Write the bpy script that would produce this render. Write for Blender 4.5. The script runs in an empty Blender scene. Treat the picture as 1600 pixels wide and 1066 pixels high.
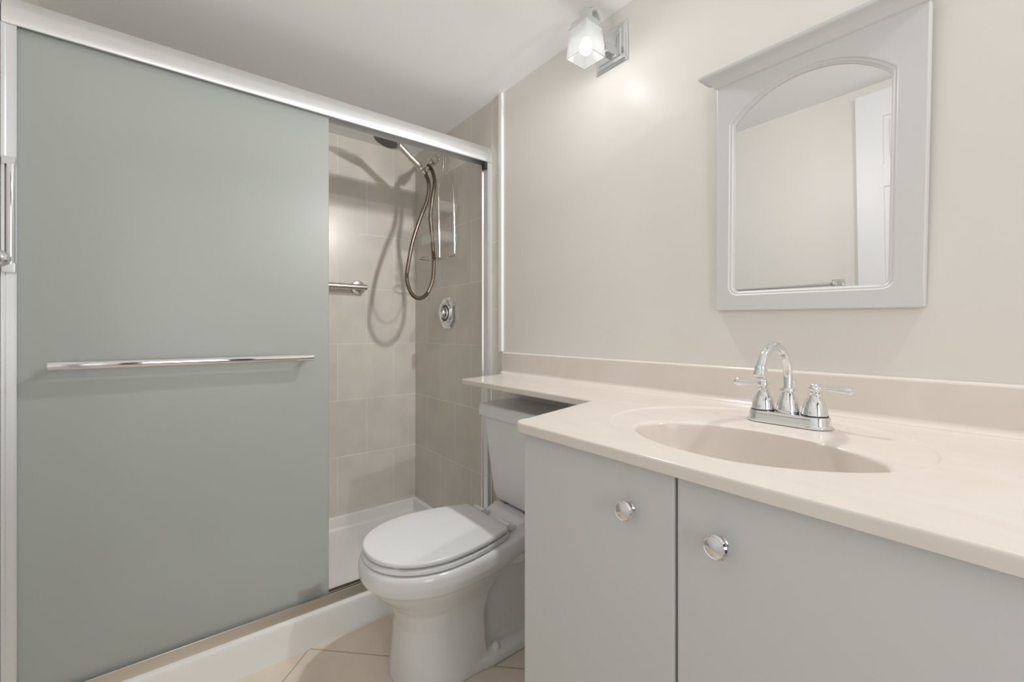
import bpy, bmesh, math, random
from mathutils import Vector, Matrix
PI = math.pi
scn = bpy.context.scene
COL = scn.collection
H = 1.09                       # eye height of the camera above the floor

# ------------------------------------------------------------------ camera
cd = bpy.data.cameras.new('camera'); cam = bpy.data.objects.new('camera', cd); COL.objects.link(cam)
cam.location = (0, 0, H)
cam.rotation_euler = (PI/2, 0, math.radians(90-38.04))
cd.sensor_width = 36.0; cd.lens = 682.4/1600*36; cd.shift_y = -16/1600; cd.clip_start = 0.02
scn.camera = cam

# ------------------------------------------------------------------ world, large light, exposure
w = bpy.data.worlds.new('world'); scn.world = w; w.use_nodes = True
w.node_tree.nodes['Background'].inputs[0].default_value = (1, .98, .95, 1)
w.node_tree.nodes['Background'].inputs[1].default_value = 0.08
scn.view_settings.view_transform = 'Standard'; scn.view_settings.look = 'None'
scn.view_settings.gamma = 1; scn.view_settings.use_curve_mapping = False
scn.view_settings.exposure = -0.22
SCONCE_POWER = 58.0
SCONCE_SMOOTH = 2.0        # keeps the wall right beside the bulb from burning out
# added fill light beyond the right wall's doorway, tilted up; no such source is seen
al = bpy.data.lights.new('doorway_fill', 'AREA'); al.shape = 'RECTANGLE'; al.size = .5; al.size_y = 1.3
al.energy = 9.5; al.color = (1, 1, .99)
ao = bpy.data.objects.new('doorway_fill', al); COL.objects.link(ao)
ao.location = (.95, .10, 1.30); ao.rotation_euler = (PI/2+.3, 0, PI/2)

# ------------------------------------------------------------------ materials
def mat(name, col, rough=.5, metal=0., spec=.5, **kw):
    m = bpy.data.materials.new(name); m.use_nodes = True
    b = m.node_tree.nodes['Principled BSDF']
    b.inputs['Base Color'].default_value = (*col, 1)
    b.inputs['Roughness'].default_value = rough
    b.inputs['Metallic'].default_value = metal
    b.inputs['Specular IOR Level'].default_value = spec
    for k, v in kw.items(): b.inputs[k.replace('_', ' ')].default_value = v
    return m
def noise_tint(m, c1, c2, scale, detail=3, dist=0., bump=0., stretch=(1, 1, 1)):
    nt = m.node_tree; N = nt.nodes; L = nt.links; b = N['Principled BSDF']
    tc = N.new('ShaderNodeTexCoord'); mp = N.new('ShaderNodeMapping'); nz = N.new('ShaderNodeTexNoise'); cr = N.new('ShaderNodeValToRGB')
    mp.inputs['Scale'].default_value = stretch
    nz.inputs['Scale'].default_value = scale; nz.inputs['Detail'].default_value = detail; nz.inputs['Distortion'].default_value = dist
    cr.color_ramp.elements[0].color = (*c1, 1); cr.color_ramp.elements[1].color = (*c2, 1)
    cr.color_ramp.elements[0].position = .3; cr.color_ramp.elements[1].position = .7
    L.new(tc.outputs['Object'], mp.inputs[0]); L.new(mp.outputs[0], nz.inputs['Vector'])
    L.new(nz.outputs['Fac'], cr.inputs[0]); L.new(cr.outputs[0], b.inputs['Base Color'])
    if bump:
        bp = N.new('ShaderNodeBump'); bp.inputs['Strength'].default_value = bump; bp.inputs['Distance'].default_value = .002
        L.new(nz.outputs['Fac'], bp.inputs['Height']); L.new(bp.outputs[0], b.inputs['Normal'])
    return m

WALLC = (.80, .765, .70)
m_wall = noise_tint(mat('cream_wall_paint', WALLC, .44, 0, .4), (.765, .738, .703), (.785, .758, .722), 3)
m_ceil = mat('ceiling_paint', (.93, .93, .925), .8)
m_white = mat('white_trim_paint', (.86, .86, .84), .35)
m_door = mat('white_door_paint', (.78, .785, .80), .4)
m_cab = noise_tint(mat('pale_grey_cabinet_paint', (.62, .62, .60), .42), (.635, .64, .63), (.65, .655, .645), 2)
m_frame = mat('white_mirror_frame_paint', (.67, .67, .668), .4)
m_counter = noise_tint(mat('bone_cultured_marble', (.80, .725, .64), .18), (.735, .67, .605), (.765, .712, .655), 5, 5, 1.6, 0, (1, 2.2, 1))
m_porc = mat('white_porcelain', (.82, .825, .825), .09)
m_plastic = mat('white_seat_plastic', (.82, .825, .83), .22)
m_acrylic = noise_tint(mat('white_acrylic_pan', (.80, .79, .76), .3), (.86, .85, .825), (.89, .88, .86), 6)
m_chrome = mat('polished_chrome', (.80, .81, .82), .06, 1.)
m_nickel = mat('brushed_nickel', (.66, .62, .57), .24, 1.)
m_hose = mat('brushed_hose_metal', (.24, .20, .165), .34, 1.)
m_alu = noise_tint(mat('bright_anodised_aluminium', (.86, .87, .87), .3, .8), (.84, .85, .85), (.88, .89, .89), 14, 2)
m_alu_b = mat('satin_silver_aluminium', (.86, .88, .90), .34, .85)
m_dark = mat('dark_rubber', (.03, .03, .028), .6)
m_gap_shade = mat('shadow_gap', (.16, .16, .15), .8)
m_mirror = mat('mirror_silver', (.87, .87, .87), .0, 1.)
m_clear = mat('clear_plastic', (.92, .93, .92), .12, 0, .5)
def mix_mat(name, parts):
    m = bpy.data.materials.new(name); m.use_nodes = True; nt = m.node_tree; N = nt.nodes; L = nt.links
    N.remove(N['Principled BSDF']); out = N['Material Output']; prev = None
    for i, (kind, col, fac, rough) in enumerate(parts):
        s = N.new(kind); s.inputs['Color'].default_value = (*col, 1)
        if rough is not None and 'Roughness' in s.inputs: s.inputs['Roughness'].default_value = rough
        if prev is None: prev = s.outputs[0]
        else:
            mx = N.new('ShaderNodeMixShader'); mx.inputs[0].default_value = fac
            L.new(prev, mx.inputs[1]); L.new(s.outputs[0], mx.inputs[2]); prev = mx.outputs[0]
    L.new(prev, out.inputs[0]); return m
m_clear = mix_mat('clear_plastic', [('ShaderNodeBsdfTransparent', (.97, .97, .965), 0, None), ('ShaderNodeBsdfDiffuse', (.8, .8, .78), .10, None), ('ShaderNodeBsdfGlossy', (1, 1, 1), .10, .12)])
m_shade = mix_mat('frosted_lamp_glass', [('ShaderNodeBsdfTransparent', (.97, .98, .98), 0, None), ('ShaderNodeBsdfTranslucent', (.9, .91, .92), .30, None), ('ShaderNodeBsdfDiffuse', (.85, .86, .87), .20, None), ('ShaderNodeBsdfGlossy', (1, 1, 1), .08, .1)])
# frosted door glass: rough transmission with an etched, slightly green face
m_frost = bpy.data.materials.new('frosted_green_glass'); m_frost.use_nodes = True
_n = m_frost.node_tree.nodes; _l = m_frost.node_tree.links; _n.remove(_n['Principled BSDF'])
_r = _n.new('ShaderNodeBsdfRefraction'); _r.inputs['Color'].default_value = (.91, .95, .94, 1); _r.inputs['Roughness'].default_value = .5; _r.inputs['IOR'].default_value = 1.25
_t = _n.new('ShaderNodeBsdfTranslucent'); _t.inputs['Color'].default_value = (.78, .83, .79, 1)
_d = _n.new('ShaderNodeBsdfDiffuse'); _d.inputs['Color'].default_value = (.665, .70, .68, 1)
_g = _n.new('ShaderNodeBsdfGlossy'); _g.inputs['Roughness'].default_value = .35
_m1 = _n.new('ShaderNodeMixShader'); _m1.inputs[0].default_value = .35
_m2 = _n.new('ShaderNodeMixShader'); _m2.inputs[0].default_value = .40
_m3 = _n.new('ShaderNodeMixShader'); _m3.inputs[0].default_value = .05
_l.new(_r.outputs[0], _m1.inputs[1]); _l.new(_t.outputs[0], _m1.inputs[2])
_l.new(_m1.outputs[0], _m2.inputs[1]); _l.new(_d.outputs[0], _m2.inputs[2])
_l.new(_m2.outputs[0], _m3.inputs[1]); _l.new(_g.outputs[0], _m3.inputs[2])
_l.new(_m3.outputs[0], _n['Material Output'].inputs[0])
m_bulb = bpy.data.materials.new('lit_bulb'); m_bulb.use_nodes = True
_b = m_bulb.node_tree.nodes['Principled BSDF']; _b.inputs['Emission Color'].default_value = (1, .97, .93, 1); _b.inputs['Emission Strength'].default_value = 3.0

def tile_mat(name, axis, tw, th, off_u, off_v, c1, c2, grout, mortar=.0028, rough=.28, offset=.5, rot=0.):
    """Tiles laid in the plane of two world axes; off_u, off_v put a joint where the photo has one."""
    m = mat(name, c1, rough); nt = m.node_tree; N = nt.nodes; L = nt.links; b = N['Principled BSDF']
    g = N.new('ShaderNodeNewGeometry'); sp = N.new('ShaderNodeSeparateXYZ'); cb = N.new('ShaderNodeCombineXYZ')
    L.new(g.outputs['Position'], sp.inputs[0])
    L.new(sp.outputs[axis[0]], cb.inputs[0]); L.new(sp.outputs[axis[1]], cb.inputs[1])
    mp = N.new('ShaderNodeMapping'); mp.vector_type = 'POINT'
    mp.inputs['Rotation'].default_value = (0, 0, rot)
    L.new(cb.outputs[0], mp.inputs[0])
    ad = N.new('ShaderNodeVectorMath'); ad.operation = 'ADD'; ad.inputs[1].default_value = (off_u, off_v, 0); L.new(mp.outputs[0], ad.inputs[0])
    br = N.new('ShaderNodeTexBrick'); br.offset = offset; br.squash = 1
    br.inputs['Scale'].default_value = 1; br.inputs['Brick Width'].default_value = tw; br.inputs['Row Height'].default_value = th
    br.inputs['Mortar Size'].default_value = mortar; br.inputs['Mortar Smooth'].default_value = .3
    br.inputs['Color1'].default_value = (*c1, 1); br.inputs['Color2'].default_value = (*c2, 1); br.inputs['Mortar'].default_value = (*grout, 1)
    L.new(ad.outputs[0], br.inputs['Vector'])
    nz = N.new('ShaderNodeTexNoise'); nz.inputs['Scale'].default_value = 7; nz.inputs['Detail'].default_value = 5; L.new(g.outputs['Position'], nz.inputs['Vector'])
    mr = N.new('ShaderNodeMapRange'); mr.inputs[1].default_value = .3; mr.inputs[2].default_value = .7; mr.inputs[3].default_value = .93; mr.inputs[4].default_value = 1.05
    L.new(nz.outputs['Fac'], mr.inputs[0])
    mx = N.new('ShaderNodeMix'); mx.data_type = 'RGBA'; mx.blend_type = 'MULTIPLY'; mx.inputs[0].default_value = 1
    L.new(br.outputs['Color'], mx.inputs[6]); L.new(mr.outputs[0], mx.inputs[7]); L.new(mx.outputs[2], b.inputs['Base Color'])
    bp = N.new('ShaderNodeBump'); bp.inputs['Strength'].default_value = .5; bp.inputs['Distance'].default_value = .0015; bp.invert = True
    L.new(br.outputs['Fac'], bp.inputs['Height']); L.new(bp.outputs[0], b.inputs['Normal'])
    return m
TC1, TC2, GRT = (.69, .642, .585), (.725, .677, .62), (.82, .79, .75)
TW, TH = .318, .3075
ZJ = H - .0710                 # a horizontal joint
m_tile_end = tile_mat('beige_wall_tile_end', ('Y', 'Z'), TW, TH, -.873+10.5*TW, -(ZJ-2*TH)+10*TH, TC1, TC2, GRT)
m_tile_side = tile_mat('beige_wall_tile_side', ('X', 'Z'), TW, TH, 1.98+10.5*TW, -(ZJ-2*TH)+10*TH, TC1, TC2, GRT)
m_tile_strip = tile_mat('beige_wall_tile_strip', ('X', 'Z'), .6, .31, 1.654+.6*4, -(H+.098)+.31*10, TC1, TC2, GRT, offset=0)
m_floor = tile_mat('beige_floor_tile', ('X', 'Y'), .4572, .4572, 0, 0, (.79, .685, .575), (.82, .715, .605), (.50, .42, .34), .003, .3, 0, 0)
# diagonal floor: joints along y-x = 1.982 and x+y = -1.232
_mp = [n for n in m_floor.node_tree.nodes if n.type == 'MAPPING'][0]; _mp.inputs['Rotation'].default_value = (0, 0, -PI/4)
_ad = [n for n in m_floor.node_tree.nodes if n.type == 'VECT_MATH'][0]
s2 = math.sqrt(2)
_ad.inputs[1].default_value = (1.232/s2+.4572*20, -1.982/s2+.4572*20, 0)

# ------------------------------------------------------------------ mesh helpers
def tag(o, label=None, cat=None, group=None, kind=None):
    if label: o['label'] = label
    if cat: o['category'] = cat
    if group: o['group'] = group
    if kind: o['kind'] = kind
    return o
def empty(name, loc, label, cat, group=None):
    o = bpy.data.objects.new(name, None); COL.objects.link(o); o.location = loc; o.empty_display_size = .05
    return tag(o, label, cat, group)
def build(name, bm, material, parent=None, smooth=35, label=None):
    """link a bmesh whose coordinates are relative to its thing's origin (world when top-level)"""
    bmesh.ops.recalc_face_normals(bm, faces=bm.faces)
    me = bpy.data.meshes.new(name); bm.to_mesh(me); bm.free()
    if smooth is not None:
        for p in me.polygons: p.use_smooth = True
        me.set_sharp_from_angle(angle=math.radians(smooth))
    me.materials.append(material)
    o = bpy.data.objects.new(name, me); COL.objects.link(o)
    if smooth is not None and name != 'bowl':
        wn = o.modifiers.new('weighted_normal', 'WEIGHTED_NORMAL'); wn.keep_sharp = True
    if parent is not None: o.parent = parent
    if label: o['label'] = label
    return o
def box(bm, x0, x1, y0, y1, z0, z1, bev=0., seg=2):
    r = bmesh.ops.create_cube(bm, size=1)
    vs = r['verts']
    for v in vs: v.co = Vector(((x0+x1)/2+v.co.x*(x1-x0), (y0+y1)/2+v.co.y*(y1-y0), (z0+z1)/2+v.co.z*(z1-z0)))
    if bev:
        es = list({e for v in vs for e in v.link_edges})
        bmesh.ops.bevel(bm, geom=es, offset=bev, segments=seg, profile=.5, affect='EDGES')
def boxo(*a, **k):
    bm = bmesh.new(); box(bm, *a, **k); return bm
def rings(bm, loops, cap0=True, cap1=True, closed=True):
    vs = [[bm.verts.new(p) for p in lp] for lp in loops]
    n = len(loops[0])
    for a, b in zip(vs, vs[1:]):
        for i in range(n if closed else n-1):
            j = (i+1) % n
            bm.faces.new((a[i], a[j], b[j], b[i]))
    if cap0: bm.faces.new(vs[0])
    if cap1: bm.faces.new(vs[-1])
    return vs
def tube(bm, pts, r, n=14, cap=True, sx=1., sy=1.):
    """sweep a circle (radius r or a list of radii) along pts"""
    P = [Vector(p) for p in pts]; m = len(P)
    R = r if isinstance(r, (list, tuple)) else [r]*m
    T = [(P[min(i+1, m-1)]-P[max(i-1, 0)]).normalized() for i in range(m)]
    up = Vector((0, 0, 1)) if abs(T[0].z) < .9 else Vector((0, 1, 0))
    u = T[0].cross(up).normalized(); lo = []
    for i in range(m):
        u = (u - T[i]*u.dot(T[i])).normalized(); v = T[i].cross(u)
        lo.append([P[i]+(u*math.cos(2*PI*k/n)*sx+v*math.sin(2*PI*k/n)*sy)*R[i] for k in range(n)])
    rings(bm, lo, cap, cap)
def tubeo(*a, **k):
    bm = bmesh.new(); tube(bm, *a, **k); return bm
def lathe(bm, prof, origin=(0, 0, 0), axis=(0, 0, 1), n=32, cap=True):
    """prof: (radius, distance along axis)"""
    A = Vector(axis).normalized(); O = Vector(origin)
    ref = Vector((1, 0, 0)) if abs(A.x) < .9 else Vector((0, 1, 0))
    u = A.cross(ref).normalized(); v = A.cross(u)
    rings(bm, [[O+A*h+(u*math.cos(2*PI*k/n)+v*math.sin(2*PI*k/n))*max(r, 1e-4) for k in range(n)] for r, h in prof], cap, cap)
def latheo(*a, **k):
    bm = bmesh.new(); lathe(bm, *a, **k); return bm
def prism(bm, poly, h0, h1, axis='z', bev=0., seg=2):
    def P(a, b, h): return {'z': (a, b, h), 'y': (a, h, b), 'x': (h, a, b)}[axis]
    lo = [bm.verts.new(P(a, b, h0)) for a, b in poly]; hi = [bm.verts.new(P(a, b, h1)) for a, b in poly]
    n = len(poly); fs = [bm.faces.new(lo), bm.faces.new(hi)]
    for i in range(n): fs.append(bm.faces.new((lo[i], lo[(i+1) % n], hi[(i+1) % n], hi[i])))
    if bev:
        es = list({e for f in fs[:2] for e in f.edges})
        bmesh.ops.bevel(bm, geom=es, offset=bev, segments=seg, profile=.5, affect='EDGES')
def cr(pts, k=6):
    """Catmull-Rom through pts"""
    P = [Vector(p) for p in pts]; P = [2*P[0]-P[1]]+P+[2*P[-1]-P[-2]]; out = []
    for i in range(1, len(P)-2):
        a, b, c, d = P[i-1:i+3]
        for j in range(k):
            t = j/k
            out.append(.5*((2*b)+(c-a)*t+(2*a-5*b+4*c-d)*t*t+(3*b-a-3*c+d)*t**3))
    out.append(P[-2]); return out
def superell(cx, cy, a, bf, bb, z, n=48, e=2.3):
    """egg loop: half width a, front reach bf (towards -y), back reach bb"""
    lo = []
    for k in range(n):
        t = 2*PI*k/n; c, s = math.cos(t), math.sin(t)
        x = a*math.copysign(abs(c)**(2/e), c); y = (bb if s > 0 else bf)*math.copysign(abs(s)**(2/e), s)
        lo.append((cx+x, cy+y, z))
    return lo

# ------------------------------------------------------------------ the room
XE = -2.446; YW = 1.17; YF = -.333; XR = .62; ZC = H+1.063
XS = -1.639                    # front plane of the shower frame
def struct(name, bm, m, **k):
    o = build(name, bm, m, **k); o['kind'] = 'structure'; return o
struct('floor', boxo(-1.72, XR+.3, YF-.1, YW+.1, -.06, 0), m_floor, smooth=None)
struct('ceiling', boxo(XE-.1, XR+.3, YF-.1, YW+.1, ZC, ZC+.08), m_ceil, smooth=None)
struct('wall_back', boxo(-1.60, XR+.1, YW, YW+.1, 0, ZC), m_wall, smooth=None)
struct('wall_shower_side', boxo(XE-.1, -1.654, YW, YW+.1, -.06, ZC), m_tile_side, smooth=None)
struct('wall_shower_strip', boxo(-1.654, -1.584, YW-.001, YW+.1, 0, ZC), m_tile_strip, smooth=None)
struct('wall_shower_end', boxo(XE-.1, XE, YF-.1, YW, -.06, ZC), m_tile_end, smooth=None)
struct('wall_shower_front', boxo(XE, -1.66, YF-.1, YF, -.06, ZC), m_tile_side, smooth=None)
struct('wall_front', boxo(-1.66, XR+.1, YF-.1, YF, 0, ZC), m_wall, smooth=None)
struct('trim_1', boxo(-1.584, -1.556, YW-.012, YW+.02, H-.095, ZC, bev=.005), m_white)
# right wall with a doorway opening added to let the fill light in
bm = bmesh.new()
box(bm, XR, XR+.1, YF-.1, YF+.06, 0, ZC); box(bm, XR, XR+.1, .52, YW+.1, 0, ZC); box(bm, XR, XR+.1, YF+.06, .52, 2.05, ZC)
struct('wall_right', bm, m_wall, smooth=None)

# white six-panel door leaf against the front wall (seen in the mirror)
def door_leaf():
    x0, x1, zt, y0, y1 = -.632, .15, 2.105, YF+.002, YF+.037
    bm = bmesh.new(); box(bm, x0, x1, y0, y1-.008, .012, zt)
    xm = (x0+x1)/2; cols = [(x0+.102, xm-.05), (xm+.05, x1-.102)]; rows = [(.22, .86), (.97, 1.665), (1.77, 1.985)]
    # stiles and rails standing proud, then a raised field in each panel
    for a, b in ((x0, x0+.102), (xm-.05, xm+.05), (x1-.102, x1)): box(bm, a, b, y1-.010, y1, .012, zt, .003)
    for a, b in ((.012, .22), (.86, .97), (1.665, 1.77), (1.985, zt)):
        box(bm, x0+.1, x1-.1, y1-.010, y1-.0004, a, b, .003)
    for ca, cb in cols:
        for ra, rb in rows: box(bm, ca+.022, cb-.022, y1-.012, y1-.002, ra+.022, rb-.022, .006)
    return bm
struct('door_1', door_leaf(), m_door)

# ------------------------------------------------------------------ shower pan
pan = empty('shower_pan', (XS, .42, 0), 'white acrylic shower pan with a raised curb along the floor tiles', 'shower pan')
def rel(bm, o):
    bmesh.ops.translate(bm, verts=bm.verts, vec=-Vector(o.location)); return bm
bm = bmesh.new()
box(bm, XE+.001, -1.74, YF+.001, YW-.001, -.02, .022)
build('pan_floor', rel(bm, pan), m_acrylic, pan)
bm = bmesh.new()
# curb profile, extruded along y
prof = [(-1.605, 0), (-1.612, .06), (-1.614, .094), (-1.618, .104), (-1.626, .108), (-1.70, .106), (-1.715, .10), (-1.722, .085), (-1.73, .03), (-1.75, .015), (-1.75, 0)]
rings(bm, [[(x, YF+.001, z) for x, z in prof], [(x, YW-.002, z) for x, z in prof]])
build('curb', rel(bm, pan), m_acrylic, pan)
bm = bmesh.new()
up = [(0, .02), (.045, .021), (.034, .027), (.027, .04), (.022, .082), (.016, .088), (.004, .089), (0, .089)]
def upstand(bm, p0, p1, inn):
    p0, p1, inn = Vector(p0), Vector(p1), Vector(inn)
    rings(bm, [[p+inn*a+Vector((0, 0, z)) for a, z in up] for p in (p0, p1)])
upstand(bm, (XE+.001, YF+.001, 0), (XE+.001, YW-.001, 0), (1, 0, 0))
upstand(bm, (XE+.001, YW-.001, 0), (-1.735, YW-.001, 0), (0, -1, 0))
upstand(bm, (XE+.001, YF+.001, 0), (-1.735, YF+.001, 0), (0, 1, 0))
build('upstand', rel(bm, pan), m_acrylic, pan)
build('drain', rel(latheo([(.0, .022), (.045, .022), (.045, .025), (.038, .0265), (0, .0265)], (-2.05, .42, 0), n=28), pan), m_chrome, pan)

# ------------------------------------------------------------------ sliding shower door
sd = empty('shower_door', (XS, .42, .106), 'sliding shower door with one frosted glass panel in a bright silver frame', 'shower door')
zb, zt = H+.771, H+.841
bm = bmesh.new()
hp = [(0, zb), (.003, zb+.003), (.0045, zb+.02), (.003, zb+.040), (.001, zb+.046), (-.004, zb+.056), (-.010, zb+.066), (-.016, zt+.004), (-.022, zt+.005), (-.056, zt+.005), (-.056, zb), (-.0525, zb), (-.0525, zb+.03), (-.03, zb+.03), (-.03, zb+.022), (-.003, zb+.022), (-.003, zb)]
rings(bm, [[(XS+x, y, z) for x, z in hp] for y in (YF+.002, YW-.002)])
build('header_rail', rel(bm, sd), m_alu, sd, smooth=40)
bm = bmesh.new()
# bottom track: low front lip, channel, back lip
zt0, zt1 = .1085, H-.948
tp = [(.004, zt0), (0, zt1-.002), (-.001, zt1), (-.004, zt1), (-.006, zt0+.006), (-.02, zt0+.006), (-.022, zt1-.006), (-.025, zt1-.006), (-.027, zt0+.006), (-.046, zt0+.006), (-.048, zt1-.008), (-.052, zt1-.008), (-.054, zt0)]
rings(bm, [[(XS+x, y, z) for x, z in tp] for y in (YF+.002, YW-.002)])
build('bottom_track', rel(bm, sd), mat('champagne_track_aluminium', (.66, .62, .55), .28, 1.), sd, smooth=30)
for s, ya, yb in ((1, YW-.001, YW-.029), (-1, YF+.001, YF+.027)):
    bm = bmesh.new()
    jp = [(0, ya), (0, ya-s*.006), (-.003, ya-s*.008), (-.003, yb+s*.003), (-.0005, yb+s*.002), (-.0005, yb), (-.010, yb), (-.012, yb+s*.004), (-.04, yb+s*.004), (-.042, yb), (-.051, yb), (-.051, ya)]
    rings(bm, [[(XS+x, y, z) for x, y in jp] for z in (.109, zb-.0005)])
    if s > 0:
        for z in (.42, .98, 1.72): lathe(bm, [(.0035, 0), (.0035, .0012), (.002, .002), (0, .002)], (XS-.026, yb+s*.004, z), (0, -1, 0), 10)
    build('jamb', rel(bm, sd), m_alu_b, sd, smooth=30)
    if s > 0:
        build('corner_bumper', rel(boxo(XS-.032, XS-.004, yb-.012, yb, zb-.03, zb-.001, .002), sd), m_dark, sd, label='dark rubber corner bumper')
    else:
        bm = bmesh.new()
        tube(bm, [(XS+.004, YF+.0185, z) for z in (H+.166, H+.42)], .0085, 18)
        for za, zc in ((H+.145, H+.17), (H+.415, H+.435)): box(bm, XS-.001, XS+.012, YF+.004, YF+.0275, za, zc, .002)
        build('bumper_strip', rel(bm, sd), m_chrome, sd, label='upright chrome bumper strip on the left jamb')
gx = XS-.014; gy0, gy1 = YF+.012, .452
gl = build('glass_panel', rel(boxo(gx-.006, gx, gy0, gy1, .121, zb+.02, .0012, seg=1), sd), m_frost, sd, label='frosted pale green glass panel')
bm = bmesh.new()
hz = H-.091; hx = gx+.045
bar = []
for k in range(25):
    y = -.246+.636*k/24; bar.append((hx, y, hz))
tube(bm, bar, .0125, 20, sx=.85)
bo = build('pull_bar', rel(bm, sd), m_chrome, gl, smooth=40)
for y in (-.232, .374):
    build('bar_standoff', rel(latheo([(.012, 0), (.012, .003), (.008, .006), (.008, .036)], (gx+.0003, y, hz), (1, 0, 0), 20), sd), m_chrome, gl)
build('door_guide', rel(boxo(gx-.020, gx-.0065,   .352, .43, zt1-.03, zt1+.034, .004), sd), m_dark, sd, label='black plastic bottom guide behind the glass')

# ------------------------------------------------------------------ towel bar on the front wall
tb = empty('towel_bar', (-1.01, YF, H+.143), 'chrome towel bar with square wall plates beside the white panel door', 'towel bar')
build('bar', tubeo([(-.29, .065, 0), (.29, .065, 0)], .009, 18), m_chrome, tb)
for x in (-.29, .29):
    bm = bmesh.new(); box(bm, x-.026, x+.026, .0005, .008, -.026, .026, .003); box(bm, x-.019, x+.019, .008, .014, -.019, .019, .003)
    tube(bm, [(x, .012, 0), (x, .05, 0)], .009, 16); lathe(bm, [(.004, -.018), (.011, -.015), (.0165, -.006), (.0175, 0), (.0165, .006), (.011, .015), (.004, .018)], (x, .065, 0), (0, 1, 0), 24)
    build('post', bm, m_chrome, tb)

# ------------------------------------------------------------------ shower fittings
gb = empty('grab_bar', (XE, .5, H+.238), 'satin nickel grab bar on the shower end wall, running behind the frosted glass', 'grab bar')
build('bar', tubeo([(.062, -.35, 0), (.062, .349, 0), (.062, .353, 0)], [.016, .016, .012], 20), m_nickel, gb)
for y in (-.31, .322):
    bm = bmesh.new(); lathe(bm, [(.04, .0005), (.041, .004), (.036, .010), (.022, .013), (.017, .02), (.016, .055)], (0, y, 0), (1, 0, 0), 32)
    build('flange', bm, m_nickel, gb)

vx = -2.044
sv = empty('shower_valve', (vx, YW, H+.094), 'octagonal chrome shower valve plate on the tiled wall below the hose', 'shower valve')
def octo(rx, rz, cut, y):
    return [(rx*a, y, rz*b) for a, b in ((1, -cut), (1, cut), (cut, 1), (-cut, 1), (-1, cut), (-1, -cut), (-cut, -1), (cut, -1))]
bm = bmesh.new(); rings(bm, [octo(.082, .082, .5, -.0005), octo(.082, .082, .5, -.008), octo(.07, .07, .5, -.016), octo(.055, .055, .5, -.017)])
build('escutcheon', bm, m_chrome, sv, smooth=20)
bm = bmesh.new(); lathe(bm, [(.056, 0), (.057, .004), (.052, .010), (.048, .011), (.046, .006), (.030, .006), (.026, .012), (.027, .026), (.024, .032), (.012, .035), (0, .035)], (0, -.016, 0), (0, -1, 0), 32)
build('knob', bm, m_chrome, sv)
build('dial_ring', latheo([(.044, -.0165), (.044, -.0222), (.031, -.0222), (.031, -.0165)], (0, 0, 0), (0, 1, 0), 32), mat('dark_dial_metal', (.10, .095, .09), .25, .9), sv, label='dark recessed ring around the knob')
bm = bmesh.new(); box(bm, -.007, .007, -.052, -.044, -.036, .010, .003)
build('lever', bm, m_chrome, sv)

hs = empty('handheld_shower', (-2.04, YW, 2.03), 'brushed nickel handheld shower with a looped metal hose on the tiled wall', 'shower')
def S(y, z, x=-2.04): return (x+2.04, y-YW, z+H-2.03)
build('wall_flange', latheo([(.034, .0005), (.034, .004), (.028, .010), (.014, .014), (.012, .016)], S(1.17, .968), (0, -1, 0), 28), m_nickel, hs)
build('shower_arm', tubeo(cr([S(1.165, .968), S(1.14, .955), S(1.115, .925), S(1.09, .897)], 5), .0105, 16), m_nickel, hs)
bm = bmesh.new()
d = Vector((0, -.047, -.044)).normalized()
lathe(bm, [(.014, 0), (.019, .004), (.020, .018), (.016, .02), (.016, .024), (.022, .027), (.023, .052), (.018, .056), (.012, .058), (.011, .085)], S(1.104, .910), d, 24)
tube(bm, [S(1.062, .866), S(1.045, .838), S(1.033, .815)], [.009, .010, .008], 14)
build('bracket', bm, m_nickel, hs)
bm = bmesh.new()                                    # cradle and hand piece
tube(bm, [S(1.02, .84), S(1.005, .82)], .013, 14)
wand = [S(1.029, .805), S(1.010, .822), S(.997, .835), S(.993, .842), S(.95, .872), S(.915, .898), S(.890, .916), S(.872, .926), S(.855, .930)]
tube(bm, cr(wand, 4), [.009]*4+[.014]*4+[.0175]*8+[.0155]*8+[.0165]*4+[.02]*5, 18)
build('hand_piece', bm, m_nickel, hs)
bm = bmesh.new()
ax = Vector((0, -.30, -.95)).normalized()
lathe(bm, [(.012, -.026), (.034, -.02), (.058, -.008), (.066, 0), (.066, .006), (.062, .009), (.058, .0095), (.056, .007), (0, .007)], S(.825, .927), ax, 36)
head = build('spray_head', bm, m_nickel, hs)
build('spray_face', latheo([(.0, .0072), (.055, .0072), (.053, .0105), (.03, .0115), (0, .0115)], S(.825, .927), ax, 36), mat('grey_nozzle_rubber', (.16, .155, .15), .5), head)
bm = bmesh.new()
hose = [(1.029, 0.811), (1.047, 0.757), (1.036, 0.671), (1.0, 0.58), (0.957, 0.451), (0.933, 0.326), (0.929, 0.254), (0.957, 0.187), (1.0, 0.166), (1.045, 0.191), (1.078, 0.264), (1.084, 0.36), (1.077, 0.422), (1.066, 0.507), (1.056, 0.589), (1.066, 0.687), (1.078, 0.764), (1.066, 0.824), (1.042, 0.857)]
pts = cr([S(y, z, -2.04+(.012*math.sin(i*.5))) for i, (y, z) in enumerate(hose)], 26)
tube(bm, pts, [.0104 if i % 2 else .0088 for i in range(len(pts))], 12)
build('hose', bm, m_hose, hs, smooth=60, label='ribbed brown metal hose hanging in a loop')

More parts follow.
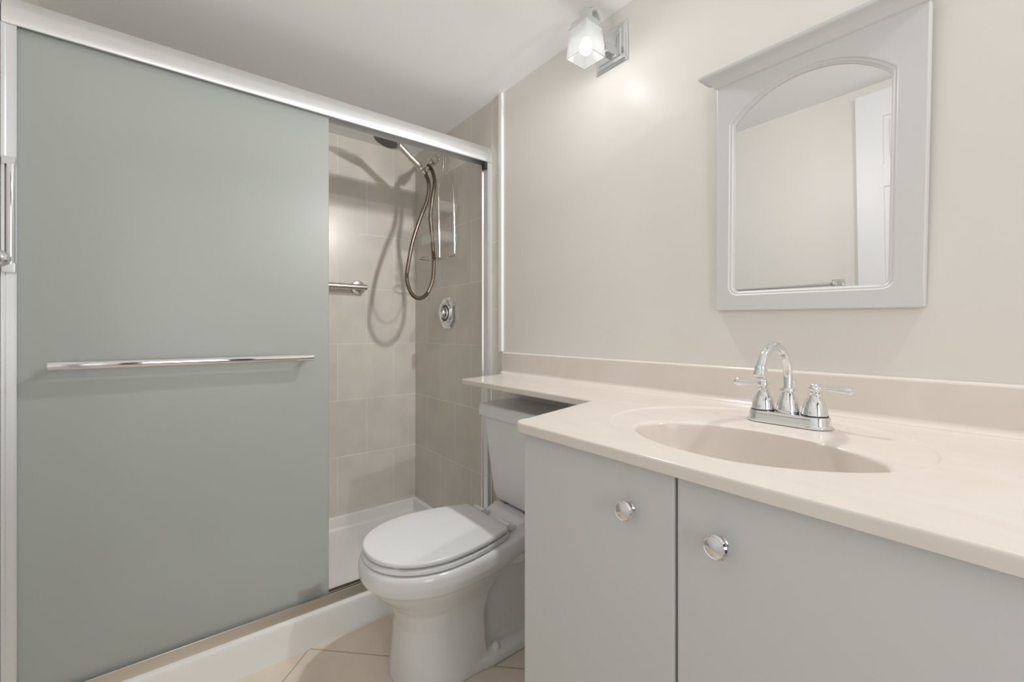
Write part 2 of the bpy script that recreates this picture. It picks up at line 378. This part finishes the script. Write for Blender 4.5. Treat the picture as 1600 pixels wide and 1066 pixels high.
cdx, cdy = -2.02, 1.138
sc = empty('shower_caddy', (cdx, YW, H+.95), 'chrome wire shower caddy with clear shelves hanging on the tiled wall', 'caddy')
def C(x, z, y=cdy): return (x-cdx, y-YW, z-.95)
bm = bmesh.new()
left = cr([C(-2.032, .935), C(-2.046, .865), C(-2.062, .83), C(-2.092, .78), C(-2.097, .70), C(-2.09, .55), C(-2.085, .395)], 6)
right = cr([C(-2.020, .935), C(-2.016, .862), C(-1.995, .82), C(-1.952, .755), C(-1.938, .66), C(-1.93, .5), C(-1.928, .40)], 6)
tube(bm, left, .0042, 10); tube(bm, right, .0042, 10)
tube(bm, cr([C(-1.928, .40), C(-1.930, .388), C(-1.945, .382), C(-2.02, .381), C(-2.085, .383)], 5), .0042, 10)
tube(bm, cr([C(-2.032, .935), C(-2.03, .96, 1.125), C(-2.026, .985, 1.115), C(-2.022, .96, 1.125), C(-2.020, .935)], 5), .0042, 10)
build('wire_frame', bm, m_nickel, sc)
bm = bmesh.new()
lp = [C(-2.085+.0, .383)] + [C(-2.085+.05*math.cos(t)-.02, .383, 1.085+.052*math.sin(t)) for t in [PI/2+2*PI*k/20 for k in range(21)]]
tube(bm, lp, .004, 10)
build('soap_ring', bm, m_nickel, sc)
for z, x0, x1 in ((.60, -2.11, -1.935), (.45, -2.11, -1.935)):
    bm = bmesh.new()
    box(bm, x0-cdx, x1-cdx, -.125, -.012, z-.95, z-.947)
    for a in (-.125, -.014): box(bm, x0-cdx, x1-cdx, a, a+.002, z-.946, z-.90)
    for a in (x0, x1-.002): box(bm, a-cdx, a-cdx+.002, -.122, -.015, z-.946, z-.90)
    build('shelf', bm, m_clear, sc, label='clear plastic basket shelf')

# ------------------------------------------------------------------ toilet
TX = -1.285
to = empty('toilet', (TX, .80, 0), 'white two-piece toilet with its lid closed, between the shower and the vanity', 'toilet')
def T(lo): return [(x-TX, y-.80, z) for x, y, z in lo]
bm = bmesh.new()
# front column rising into the bowl, rim band running straight back to the deck
def egg(a, f, bb, cy, z, e, hb, n=26):
    """rounded front (reach f), sides running back to a straight end of half width hb at cy+bb"""
    lo = []
    for k in range(2*n+1):
        t = PI*k/(2*n); c, s_ = math.cos(t), math.sin(t)
        lo.append((TX+a*math.copysign(abs(c)**(2/e), c), cy-f*abs(s_)**(2/e), z))
    for q in (.15, .3, .45, .6, .75, .88, .96): lo.append((TX-(a+(hb-a)*q**1.8), cy+bb*q, z))
    lo += [(TX-hb*.8, cy+bb, z), (TX+hb*.8, cy+bb, z)]
    for q in (.96, .88, .75, .6, .45, .3, .15): lo.append((TX+(a+(hb-a)*q**1.8), cy+bb*q, z))
    return T(lo)
secs = [(0, .128, .142, .14, .685, 2.7, .118), (.02, .126, .140, .138, .685, 2.7, .116), (.10, .118, .131, .132, .683, 2.6, .11), (.18, .112, .124, .132, .682, 2.6, .108), (.235, .122, .135, .15, .68, 2.4, .11), (.275, .148, .170, .185, .68, 2.3, .115),
        (.31, .172, .205, .23, .68, 2.25, .12), (.332, .185, .224, .27, .68, 2.2, .13), (.340, .193, .232, .285, .68, 2.2, .138), (.36, .197, .237, .30, .68, 2.2, .142), (.385, .194, .234, .30, .68, 2.2, .14), (.396, .188, .228, .295, .68, 2.2, .135), (.398, .17, .21, .28, .68, 2.2, .12)]
rings(bm, [egg(a, f, bb, cy, z, e, hb) for z, a, f, bb, cy, e, hb in secs])
# deck under the tank, trapway body and foot
rings(bm, [T([(TX+x, y, z) for x, y in ((-.12, .90), (.12, .90), (.135, .95), (.112, 1.02), (.112, 1.12), (-.112, 1.12), (-.112, 1.02), (-.135, .95))]) for z in (.30, .398)])
rings(bm, [T([(TX+x, y, z) for x, y in ((-.09, ya), (.09, ya), (.108, 1.0), (.108, 1.12), (-.108, 1.12), (-.108, 1.0))]) for z, ya in ((.38, .925), (.400, .93), (.424, .975))])
rings(bm, [T([(TX+x*k, y, z) for x, y in ((-.085, .66), (.085, .66), (.085, 1.03), (.05, 1.07), (-.05, 1.07), (-.085, 1.03))]) for z, k in ((0, 1), (.12, .9), (.22, .95), (.32, 1.2))])
rings(bm, [T([(TX+x*k, y, z) for x, y in ((-.115, .70), (.115, .70), (.135, .83), (.132, 1.0), (.10, 1.07), (-.10, 1.07), (-.132, 1.0), (-.132, .85))]) for z, k in ((0, 1), (.028, .985), (.045, .80))])
bowl = build('bowl', bm, m_porc, to, smooth=60)
md = bowl.modifiers.new('blend', 'REMESH'); md.mode = 'VOXEL'; md.voxel_size = .005; md.use_smooth_shade = True
ms = bowl.modifiers.new('smooth', 'SMOOTH'); ms.factor = .5; ms.iterations = 4
# tank
bm = bmesh.new()
def rrect(hw, y0, y1, z, r, n=6):
    lo = []
    for cx, cy, a0 in ((hw-r, y1-r, 0), (-hw+r, y1-r, PI/2), (-hw+r, y0+r, PI), (hw-r, y0+r, 1.5*PI)):
        for k in range(n+1):
            a = a0+PI/2*k/n; lo.append((cx+r*math.cos(a), cy+r*math.sin(a)-.80, z))
    return lo
rings(bm, [rrect(.075, 1.06, 1.11, .4265, .02), rrect(.105, 1.02, 1.14, .428, .03), rrect(.120, 1.005, 1.15, .440, .03), rrect(.128, .998, 1.152, .47, .03), rrect(.150, .990, 1.155, .62, .03), rrect(.172, .985, 1.155, .7525, .03)])
build('tank', bm, m_porc, to, smooth=50)
bm = bmesh.new()
rings(bm, [rrect(.172, .980, 1.158, .753, .025), rrect(.186, .972, 1.16, .754, .03), rrect(.190, .968, 1.162, .760, .03), rrect(.186, .972, 1.162, .794, .03), rrect(.184, .974, 1.161, .800, .03), rrect(.179, .979, 1.157, .8035, .03)])
build('tank_lid', bm, m_porc, to, smooth=50)
bm = bmesh.new()
rings(bm, [rrect(.07, 1.03, 1.12, .415, .03), rrect(.06, 1.035, 1.12, .4275, .03)])
build('tank_gasket', bm, m_dark, to)
for x in (-.06, .06):
    build('tank_bolt', latheo([(.010, .418), (.010, .425), (.006, .426), (.006, .440)], (x, .222, 0), n=12), mat('grey_bolt', (.35, .34, .33), .4, 1.), to)
def seat_loop(a, f, yb, hb, z, n=22):
    """elongated seat outline: straight back edge (half width hb at yb), rounded front; local coords"""
    yc = .665; lo = []
    for k in range(2*n+1):
        t = PI*k/(2*n); c, s = math.cos(t), math.sin(t)
        e = 2.15; lo.append((a*math.copysign(abs(c)**(2/e), c), yc-f*abs(s)**(2/e), z))
    for q in (.25, .5, .75, .95): lo.append((-(a+(hb-a)*q**1.9), yc+(yb-yc)*q, z))
    lo.append((-hb+.004, yb, z)); lo.append((hb-.007, yb, z))
    for q in (.95, .75, .5, .25): lo.append((a+(hb-a)*q**1.9, yc+(yb-yc)*q, z))
    return [(x, y-.80, z) for x, y, z in lo]
# seat ring
bm = bmesh.new()
oa = [seat_loop(.178, .208, .90, .125, .3985), seat_loop(.182, .212, .90, .128, .403), seat_loop(.180, .210, .90, .127, .412), seat_loop(.172, .202, .89, .12, .4155)]
ia = [seat_loop(.115, .145, .84, .07, .4155), seat_loop(.108, .138, .83, .065, .411), seat_loop(.11, .14, .83, .066, .3985)]
lp = oa+ia; vs = rings(bm, lp, False, False); n = len(lp[0])
for i in range(n): bm.faces.new((vs[-1][i], vs[-1][(i+1) % n], vs[0][(i+1) % n], vs[0][i]))
build('seat', bm, m_plastic, to, smooth=50)
bm = bmesh.new()
rings(bm, [seat_loop(.170, .200, .888, .124, .4195), seat_loop(.176, .207, .892, .128, .4205), seat_loop(.178, .209, .893, .129, .426), seat_loop(.1765, .2075, .892, .1275, .4318), seat_loop(.172, .203, .888, .124, .4345), seat_loop(.13, .16, .86, .085, .4368), seat_loop(.06, .08, .80, .04, .438)])
for x, y in ((-.10, .50), (.10, .50), (-.15, .72), (.15, .72)): box(bm, x-.012, x+.012, y-.80, y-.775, .4157, .421, .002)
build('lid', bm, m_plastic, to, smooth=50)
for x in (-.078, .078):
    bm = bmesh.new(); tube(bm, [(x-.03, .112, .421), (x+.03, .112, .421)], .011, 14); box(bm, x-.022, x+.022, .100, .150, .3975, .416, .006)
    build('hinge', bm, m_plastic, to)
for s in (-1, 1):
    build('bolt_cap', latheo([(.017, .0), (.017, .006), (.014, .02), (.008, .028), (0, .03)], (s*.108, .052, .03), n=20), m_plastic, to)

# ------------------------------------------------------------------ vanity
CZ = H-.185                    # countertop surface
CT = .0195
vc = empty('vanity_cabinet', (-.08, .86, 0), 'pale grey vanity cabinet with two plain doors under the bone countertop', 'cabinet')
CX0, CX1, CY0 = -.694, XR-.002, .594
bm = bmesh.new()
zc0, zc1 = .09, CZ-CT-.0005
box(bm, CX0+.002, CX0+.02, CY0, YW-.001, zc0, zc1, .001); box(bm, CX1-.018, CX1, CY0, YW-.001, zc0, zc1)
box(bm, CX0+.02, CX1-.018, CY0, YW-.001, zc0, zc0+.018); box(bm, CX0+.02, CX1-.018, YW-.012, YW-.001, zc0+.018, zc1-.05)
box(bm, CX0+.02, CX1-.018, CY0, CY0+.018, zc1-.04, zc1); box(bm, -.37, -.333, CY0, CY0+.018, zc0+.018, zc1-.04); box(bm, .012, .052, CY0, CY0+.018, zc0+.018, zc1-.04)
box(bm, CX0+.012, CX1, CY0+.06, CY0+.078, 0, .09); box(bm, CX0+.012, CX0+.03, CY0+.078, YW-.001, 0, .09)
build('body', rel(bm, vc), m_cab, vc)
for x0, x1, kx in ((CX0, -.3535, -.428), (-.3490, .03, -.283), (.0345, .4, None), ):
    bm = bmesh.new(); box(bm, x0, x1, CY0-.019, CY0-.0005, .10, CZ-CT-.004, .003)
    dr = build('door', rel(bm, vc), m_cab, vc)
    if kx is not None:
        bm = bmesh.new()
        lathe(bm, [(.0085, .0002), (.0085, .003), (.006, .006), (.0055, .011), (.008, .014), (.0145, .0165), (.0165, .019), (.0165, .0215), (.0145, .0235), (.0135, .0228), (.012, .0232), (.006, .0255), (0, .026)], (kx, CY0-.019, H-.280), (0, -1, 0), 32)
        build('knob', rel(bm, vc), m_chrome, dr)
bm = bmesh.new(); box(bm, -.3535, -.3490, CY0-.004, CY0-.0005, .10, CZ-CT-.004); box(bm, .03, .0345, CY0-.004, CY0-.0005, .10, CZ-CT-.004)  # dark strips that paint in the shade between the doors
build('door_gap_shade', rel(bm, vc), m_gap_shade, vc)

ct = empty('countertop', (-.35, .86, CZ), 'bone cultured marble countertop with molded oval basin and a ledge over the toilet tank', 'countertop')
# outline of the top (counter-clockwise), with the narrow banjo ledge over the tank
R0 = .028
fl = (-.707, .556)
out = [(-1.512, YW-.005), (-1.44, .887), (-.779, .884)]
out += [(-.708, .60)]
for k in range(7):
    a = PI+PI/2*k/6
    out.append((-.708+R0+R0*math.cos(a), .556+R0+R0*math.sin(a)))
out += [(CX1-.004, .556), (CX1-.004, YW-.005)]
# inner corner of the ledge
OE = (-.375, .853, .262, .238); BE = (-.3443, .762, .194, .122)
NO = 96
def ell(cx, cy, a, b, z): return [(cx+a*math.cos(2*PI*k/NO), cy+b*math.sin(2*PI*k/NO), z) for k in range(NO)]
bm = bmesh.new()
# top face with an oval hole, filled by triangulation
ov = [bm.verts.new((x, y, CZ)) for x, y in out]; oe = [bm.edges.new((ov[i], ov[(i+1) % len(ov)])) for i in range(len(ov))]
ev = [bm.verts.new(p) for p in ell(*OE, CZ)]; ee = [bm.edges.new((ev[i], ev[(i+1) % NO])) for i in range(NO)]
bmesh.ops.triangle_fill(bm, use_beauty=True, use_dissolve=False, edges=oe+ee)
# eased edge, drop and underside
cxm, cym = -.4, .9
def inset(d):
    res = []; n = len(out)
    for i in range(n):
        p0, p1, p2 = Vector(out[i-1]), Vector(out[i]), Vector(out[(i+1) % n])
        e1 = (p1-p0).normalized(); e2 = (p2-p1).normalized(); n1 = Vector((-e1.y, e1.x)); n2 = Vector((-e2.y, e2.x))
        b = (n1+n2).normalized(); res.append(p1+b*(d/max(.35, b.dot(n1))))
    return res
prev = ov
area = sum(out[i][0]*out[(i+1) % len(out)][1]-out[(i+1) % len(out)][0]*out[i][1] for i in range(len(out)))
sg = 1 if area > 0 else -1
for off, dz in ((-.0012, -.0006), (-.003, -.0025), (-.0035, -.005), (-.0035, -CT+.001), (-.002, -CT)):
    cur = [bm.verts.new((p.x, p.y, CZ+dz)) for p in inset(off*sg)]
    for i in range(len(cur)):
        j = (i+1) % len(cur); bm.faces.new((prev[i], prev[j], cur[j], cur[i]))
    prev = cur
ui = [bm.verts.new(p) for p in ell(OE[0], OE[1], OE[2]-.02, OE[3]-.02, CZ-CT)]
ue = [bm.edges.get((prev[i], prev[(i+1) % len(prev)])) for i in range(len(prev))]+[bm.edges.new((ui[i], ui[(i+1) % NO])) for i in range(NO)]
bmesh.ops.triangle_fill(bm, use_beauty=True, use_dissolve=False, edges=ue)
build('slab', rel(bm, ct), m_counter, ct, smooth=40)
# recessed oval field and basin
def mixl(t, z, q=1., ocx=OE, b=BE):
    return [((o[0]*(1-t)+i_[0]*t), (o[1]*(1-t)+i_[1]*t), z) for o, i_ in zip(ell(*ocx, 0), ell(*b, 0))]
lp = [mixl(0, CZ), mixl(.015, CZ-.0004), mixl(.05, CZ-.0024), mixl(.10, CZ-.003), mixl(.5, CZ-.0034), mixl(.88, CZ-.004), mixl(.96, CZ-.005), mixl(1.0, CZ-.0075)]
for k, dz in ((.992, .012), (.985, .022), (.965, .045), (.93, .07), (.87, .095), (.75, .115), (.56, .13), (.35, .138), (.12, .142)):
    lp.append(ell(BE[0], BE[1]+.02*(1-k), BE[2]*k, BE[3]*k, CZ-dz))
bm = bmesh.new(); rings(bm, lp, False, True)
build('basin', rel(bm, ct), m_counter, ct, smooth=60, label='molded oval basin with a recessed rim')
build('drain', rel(latheo([(.0, -.141), (.022, -.141), (.022, -.138), (.016, -.136), (0, -.1355)], (BE[0], BE[1]+.018, CZ), n=28), ct), m_chrome, ct)
bm = bmesh.new()
bp = [(YW-.0005, CZ-.001), (YW-.034, CZ+.0002), (YW-.027, CZ+.002), (YW-.022, CZ+.007), (YW-.020, CZ+.014), (YW-.0195, CZ+.084), (YW-.018, CZ+.0885), (YW-.014, CZ+.091), (YW-.0005, CZ+.091)]
rings(bm, [[(x, y, z) for y, z in bp] for x in (-1.541, CX1)])
build('backsplash', rel(bm, ct), m_counter, ct, smooth=40)

# ------------------------------------------------------------------ faucet
fx, fy = -.352, .985
fa = empty('faucet', (fx, fy, CZ-.003), 'chrome two-handle faucet with a high arched spout behind the basin', 'faucet')
def stadium(L, R, z, n=14):
    lo = []
    for s, a0 in ((1, -PI/2), (-1, PI/2)):
        for k in range(n+1):
            a = a0+PI*k/n; lo.append((s*L+R*math.cos(a), R*math.sin(a), z))
    return lo
bm = bmesh.new(); rings(bm, [stadium(.047, .029, .0005), stadium(.047, .030, .003), stadium(.047, .0275, .0055), stadium(.047, .0265, .008), stadium(.047, .0255, .019), stadium(.047, .0235, .0225), stadium(.047, .02, .0235)])
build('base_plate', bm, m_chrome, fa, smooth=40)
bell = [(.0215, .0235), (.0225, .026), (.0215, .030), (.0205, .037), (.0175, .047), (.0135, .055), (.0105, .0605), (.0098, .0625)]
for s in (-1, 1):
    bm = bmesh.new()
    lathe(bm, bell+[(.0115, .064), (.0118, .066), (.009, .068), (.0075, .070), (.0095, .072), (.0105, .076), (.0092, .081), (.005, .085), (0, .086)], (s*.0465, 0, 0), n=32)
    hd = build('handle', bm, m_chrome, fa)
    lv = [(s*(.0465+a), 0, z) for a, z in ((.005, .0775), (.014, .0775), (.022, .077), (.034, .0765), (.044, .0762), (.053, .0765), (.059, .0775), (.062, .0785))]
    build('lever', tubeo(lv, [.0036, .0038, .0044, .0062, .0080, .0086, .0066, .001], 16, sx=.8), m_chrome, hd)
    build('seal_ring', latheo([(.0218, .0226), (.0226, .0232), (.0226, .0245), (.0218, .025)], (s*.0465, 0, 0), n=32), m_dark, hd)
bm = bmesh.new()
lathe(bm, [(.0205, .0235), (.0215, .027), (.0205, .033), (.0185, .044), (.0145, .056), (.0118, .063), (.0115, .064), (.0145, .066), (.0152, .069), (.014, .072), (.0105, .0735)], n=32)
rr = .066; zc = .092
sp = [(0, 0, .07), (0, 0, .085)]+[(0, -rr+rr*math.cos(a), zc+rr*math.sin(a)) for a in [PI*k/30 for k in range(0, 27)]]
tube(bm, sp, .0086, 20)
ae = PI*26/30; pe = Vector(sp[-1]); te = Vector((0, -math.sin(ae), math.cos(ae)))
lathe(bm, [(.0087, -.003), (.0108, -.001), (.0108, .002), (.0098, .004), (.0116, .013), (.0116, .0165), (.0095, .018)], pe, te, 24)
build('spout', bm, m_chrome, fa, smooth=40)
bm = bmesh.new(); tube(bm, [(0, .024, .020), (0, .024, .074)], .0024, 10); lathe(bm, [(.002, 0), (.006, .004), (.0068, .009), (.004, .014), (0, .015)], (0, .024, .072), n=16)
build('lift_rod', bm, m_chrome, fa)

# ------------------------------------------------------------------ framed mirror
MXL, MXR, MZ0, MZ1 = -.586, -.174, H+.050, H+.633
mcx = (MXL+MXR)/2
mi = empty('wall_mirror', (mcx, YW-.0015, MZ0), 'arched mirror in a pale painted frame with a crown molding, above the faucet', 'mirror')
mi.rotation_euler = (math.radians(1.75), math.radians(1.2), 0)
HW = (MXR-MXL)/2; MH = MZ1-MZ0; OW = .1555; OB = .050; OS = .472; RISE = .070
FT = .018
def outline(hw, z0, r, ztop, x0, y, top):
    """lower edge, rounded corner, side, top run (right to left), side, rounded corner"""
    lo = [(-(hw-r)+2*(hw-r)*k/12, y, z0) for k in range(13)]
    lo += [(hw-r+r*math.sin(PI/2*j/5), y, z0+r-r*math.cos(PI/2*j/5)) for j in range(1, 5)]
    lo += [(hw, y, z0+r+(ztop-z0-r)*k/9) for k in range(0, 9)]
    lo += top
    lo += [(-hw, y, z0+r+(ztop-z0-r)*k/9) for k in range(8, -1, -1)]
    lo += [(-(hw-r)-r*math.cos(PI/2*j/5), y, z0+r-r*math.sin(PI/2*j/5)) for j in range(1, 5)]
    return [(x+x0, y_, z) for x, y_, z in lo]
def opening(o, y, na=40):
    w_, zs_ = OW+o, OS+o*.6; rise = RISE+o*.3
    Rr = (w_*w_+rise*rise)/(2*rise); zc_ = zs_+rise-Rr; a0 = math.asin(w_/Rr)
    top = [(Rr*math.sin(a0-2*a0*k/na), y, zc_+Rr*math.cos(a0-2*a0*k/na)) for k in range(na+1)]
    return outline(w_, OB-o, .011+o, zs_, -.006, y, top)
def outer(o, y, na=40):
    w_ = HW+o
    return outline(w_, -o, .004, MH+o, 0, y, [(w_-2*w_*k/na, y, MH+o) for k in range(na+1)])
bm = bmesh.new()
rings(bm, [outer(0, 0), outer(0, -FT+.003), outer(-.0009, -FT+.001), outer(-.003, -FT), opening(.0115, -FT), opening(.0098, -FT+.0012), opening(.0085, -FT+.0032), opening(.0055, -FT+.0032), opening(.004, -FT+.0042), opening(.002, -FT+.0068), opening(0, -FT+.0075), opening(0, -FT+.011)], False, False)
build('frame', bm, m_frame, mi, smooth=25)
bm = bmesh.new(); lo = opening(.002, -FT+.0105)
bm.faces.new([bm.verts.new(p) for p in lo]); lo2 = opening(.002, -FT+.013); bm.faces.new([bm.verts.new(p) for p in lo2])
bm2 = bm
build('mirror_glass', bm, m_mirror, mi, smooth=None)
bm = bmesh.new()
cp = [(-.001, -.002), (.0035, 0), (.006, .003), (.010, .010), (.017, .0165), (.025, .0195), (.031, .0215), (.033, .024), (.033, .030), (.031, .032), (-.001, .032)]
vs = rings(bm, [[(-HW-o, 0, MH+u) for o, u in cp], [(-HW-o, -FT-o, MH+u) for o, u in cp], [(HW+o, -FT-o, MH+u) for o, u in cp], [(HW+o, 0, MH+u) for o, u in cp]], True, True, closed=True)
tops = [v[-2] for v in vs]+[]
bm.faces.new([vs[k][-1] for k in range(4)])
build('crown', bm, m_frame, mi, smooth=30)

# ------------------------------------------------------------------ sconces
def sconce(x, label, power):
    so = empty('wall_sconce', (x, YW, H+.945), label, 'wall lamp', 'square glass sconces beside the mirror')
    bm = bmesh.new()
    def sq(h, y): return [(-h, y, -h), (h, y, -h), (h, y, h), (-h, y, h)]
    rings(bm, [sq(.066, -.0005), sq(.066, -.004), sq(.061, -.007), sq(.059, -.007), sq(.056, -.011), sq(.046, -.013), sq(.042, -.016), sq(.02, -.017)])
    build('back_plate', bm, m_chrome, so, smooth=15)
    bm = bmesh.new()
    box(bm, -.015, .015, -.05, -.016, -.028, .002, .003)
    arc = cr([(0, -.045, -.012), (0, -.062, .02), (0, -.070, .055), (0, -.085, .083), (0, -.108, .092), (0, -.124, .082), (0, -.130, .06)], 6)
    lo = []
    for i, p in enumerate(arc):
        t = (arc[min(i+1, len(arc)-1)]-arc[max(i-1, 0)]).normalized(); nn = Vector((0, -t.z, t.y))
        lo.append([p+Vector((a, 0, 0))+nn*b for a, b in ((-.010, -.004), (.010, -.004), (.010, .004), (-.010, .004))])
    rings(bm, lo)
    build('arm', bm, m_chrome, so, smooth=30)
    cy = -.131
    def q(h, z): return [(-h, cy-h, z), (h, cy-h, z), (h, cy+h, z), (-h, cy+h, z)]
    bm = bmesh.new(); rings(bm, [q(.038, .010), q(.038, .016), q(.034, .024), q(.031, .036), q(.020, .046), q(.015, .050), q(.014, .072), q(.010, .076)])
    build('shade_holder', bm, m_chrome, so, smooth=15)
    bm = bmesh.new()
    L = [q(.0365, .012), q(.0395, -.026), q(.0447, -.080), q(.0415, -.080), q(.036, -.026), q(.033, .009)]
    vs = rings(bm, L, False, False)
    es = [e for e in bm.edges if abs(e.verts[0].co.z-e.verts[1].co.z) > .02]
    bmesh.ops.bevel(bm, geom=es, offset=.0035, segments=2, profile=.5, affect='EDGES')
    build('glass_shade', bm, m_shade, so, smooth=30)
    bm = bmesh.new(); lathe(bm, [(.003, -.067), (.012, -.064), (.019, -.056), (.0215, -.045), (.0195, -.034), (.0135, -.024), (.011, -.019)], (0, cy, 0), n=28)
    build('bulb', bm, m_bulb, so)
    build('socket', latheo([(.0115, -.019), (.0135, -.016), (.0135, .010), (.016, .012)], (0, cy, 0), n=24), m_white, so)
    l = bpy.data.lights.new('bulb_light', 'POINT'); l.energy = power; l.shadow_soft_size = .024; l.color = (1, .995, .985)
    l.use_nodes = True; ln = l.node_tree
    fo = ln.nodes.new('ShaderNodeLightFalloff'); fo.inputs['Strength'].default_value = 1.0; fo.inputs['Smooth'].default_value = SCONCE_SMOOTH
    ln.links.new(fo.outputs['Quadratic'], ln.nodes['Emission'].inputs['Strength'])
    lo_ = bpy.data.objects.new('bulb_light', l); COL.objects.link(lo_); lo_.parent = so; lo_.location = (0, cy, -.095)
    return so
sconce(-.948, 'chrome square-plate wall sconce with a lit frosted glass shade, left of the arched mirror', SCONCE_POWER)
sconce(.188, 'chrome square-plate wall sconce with a lit frosted glass shade, right of the arched mirror', SCONCE_POWER*.7)
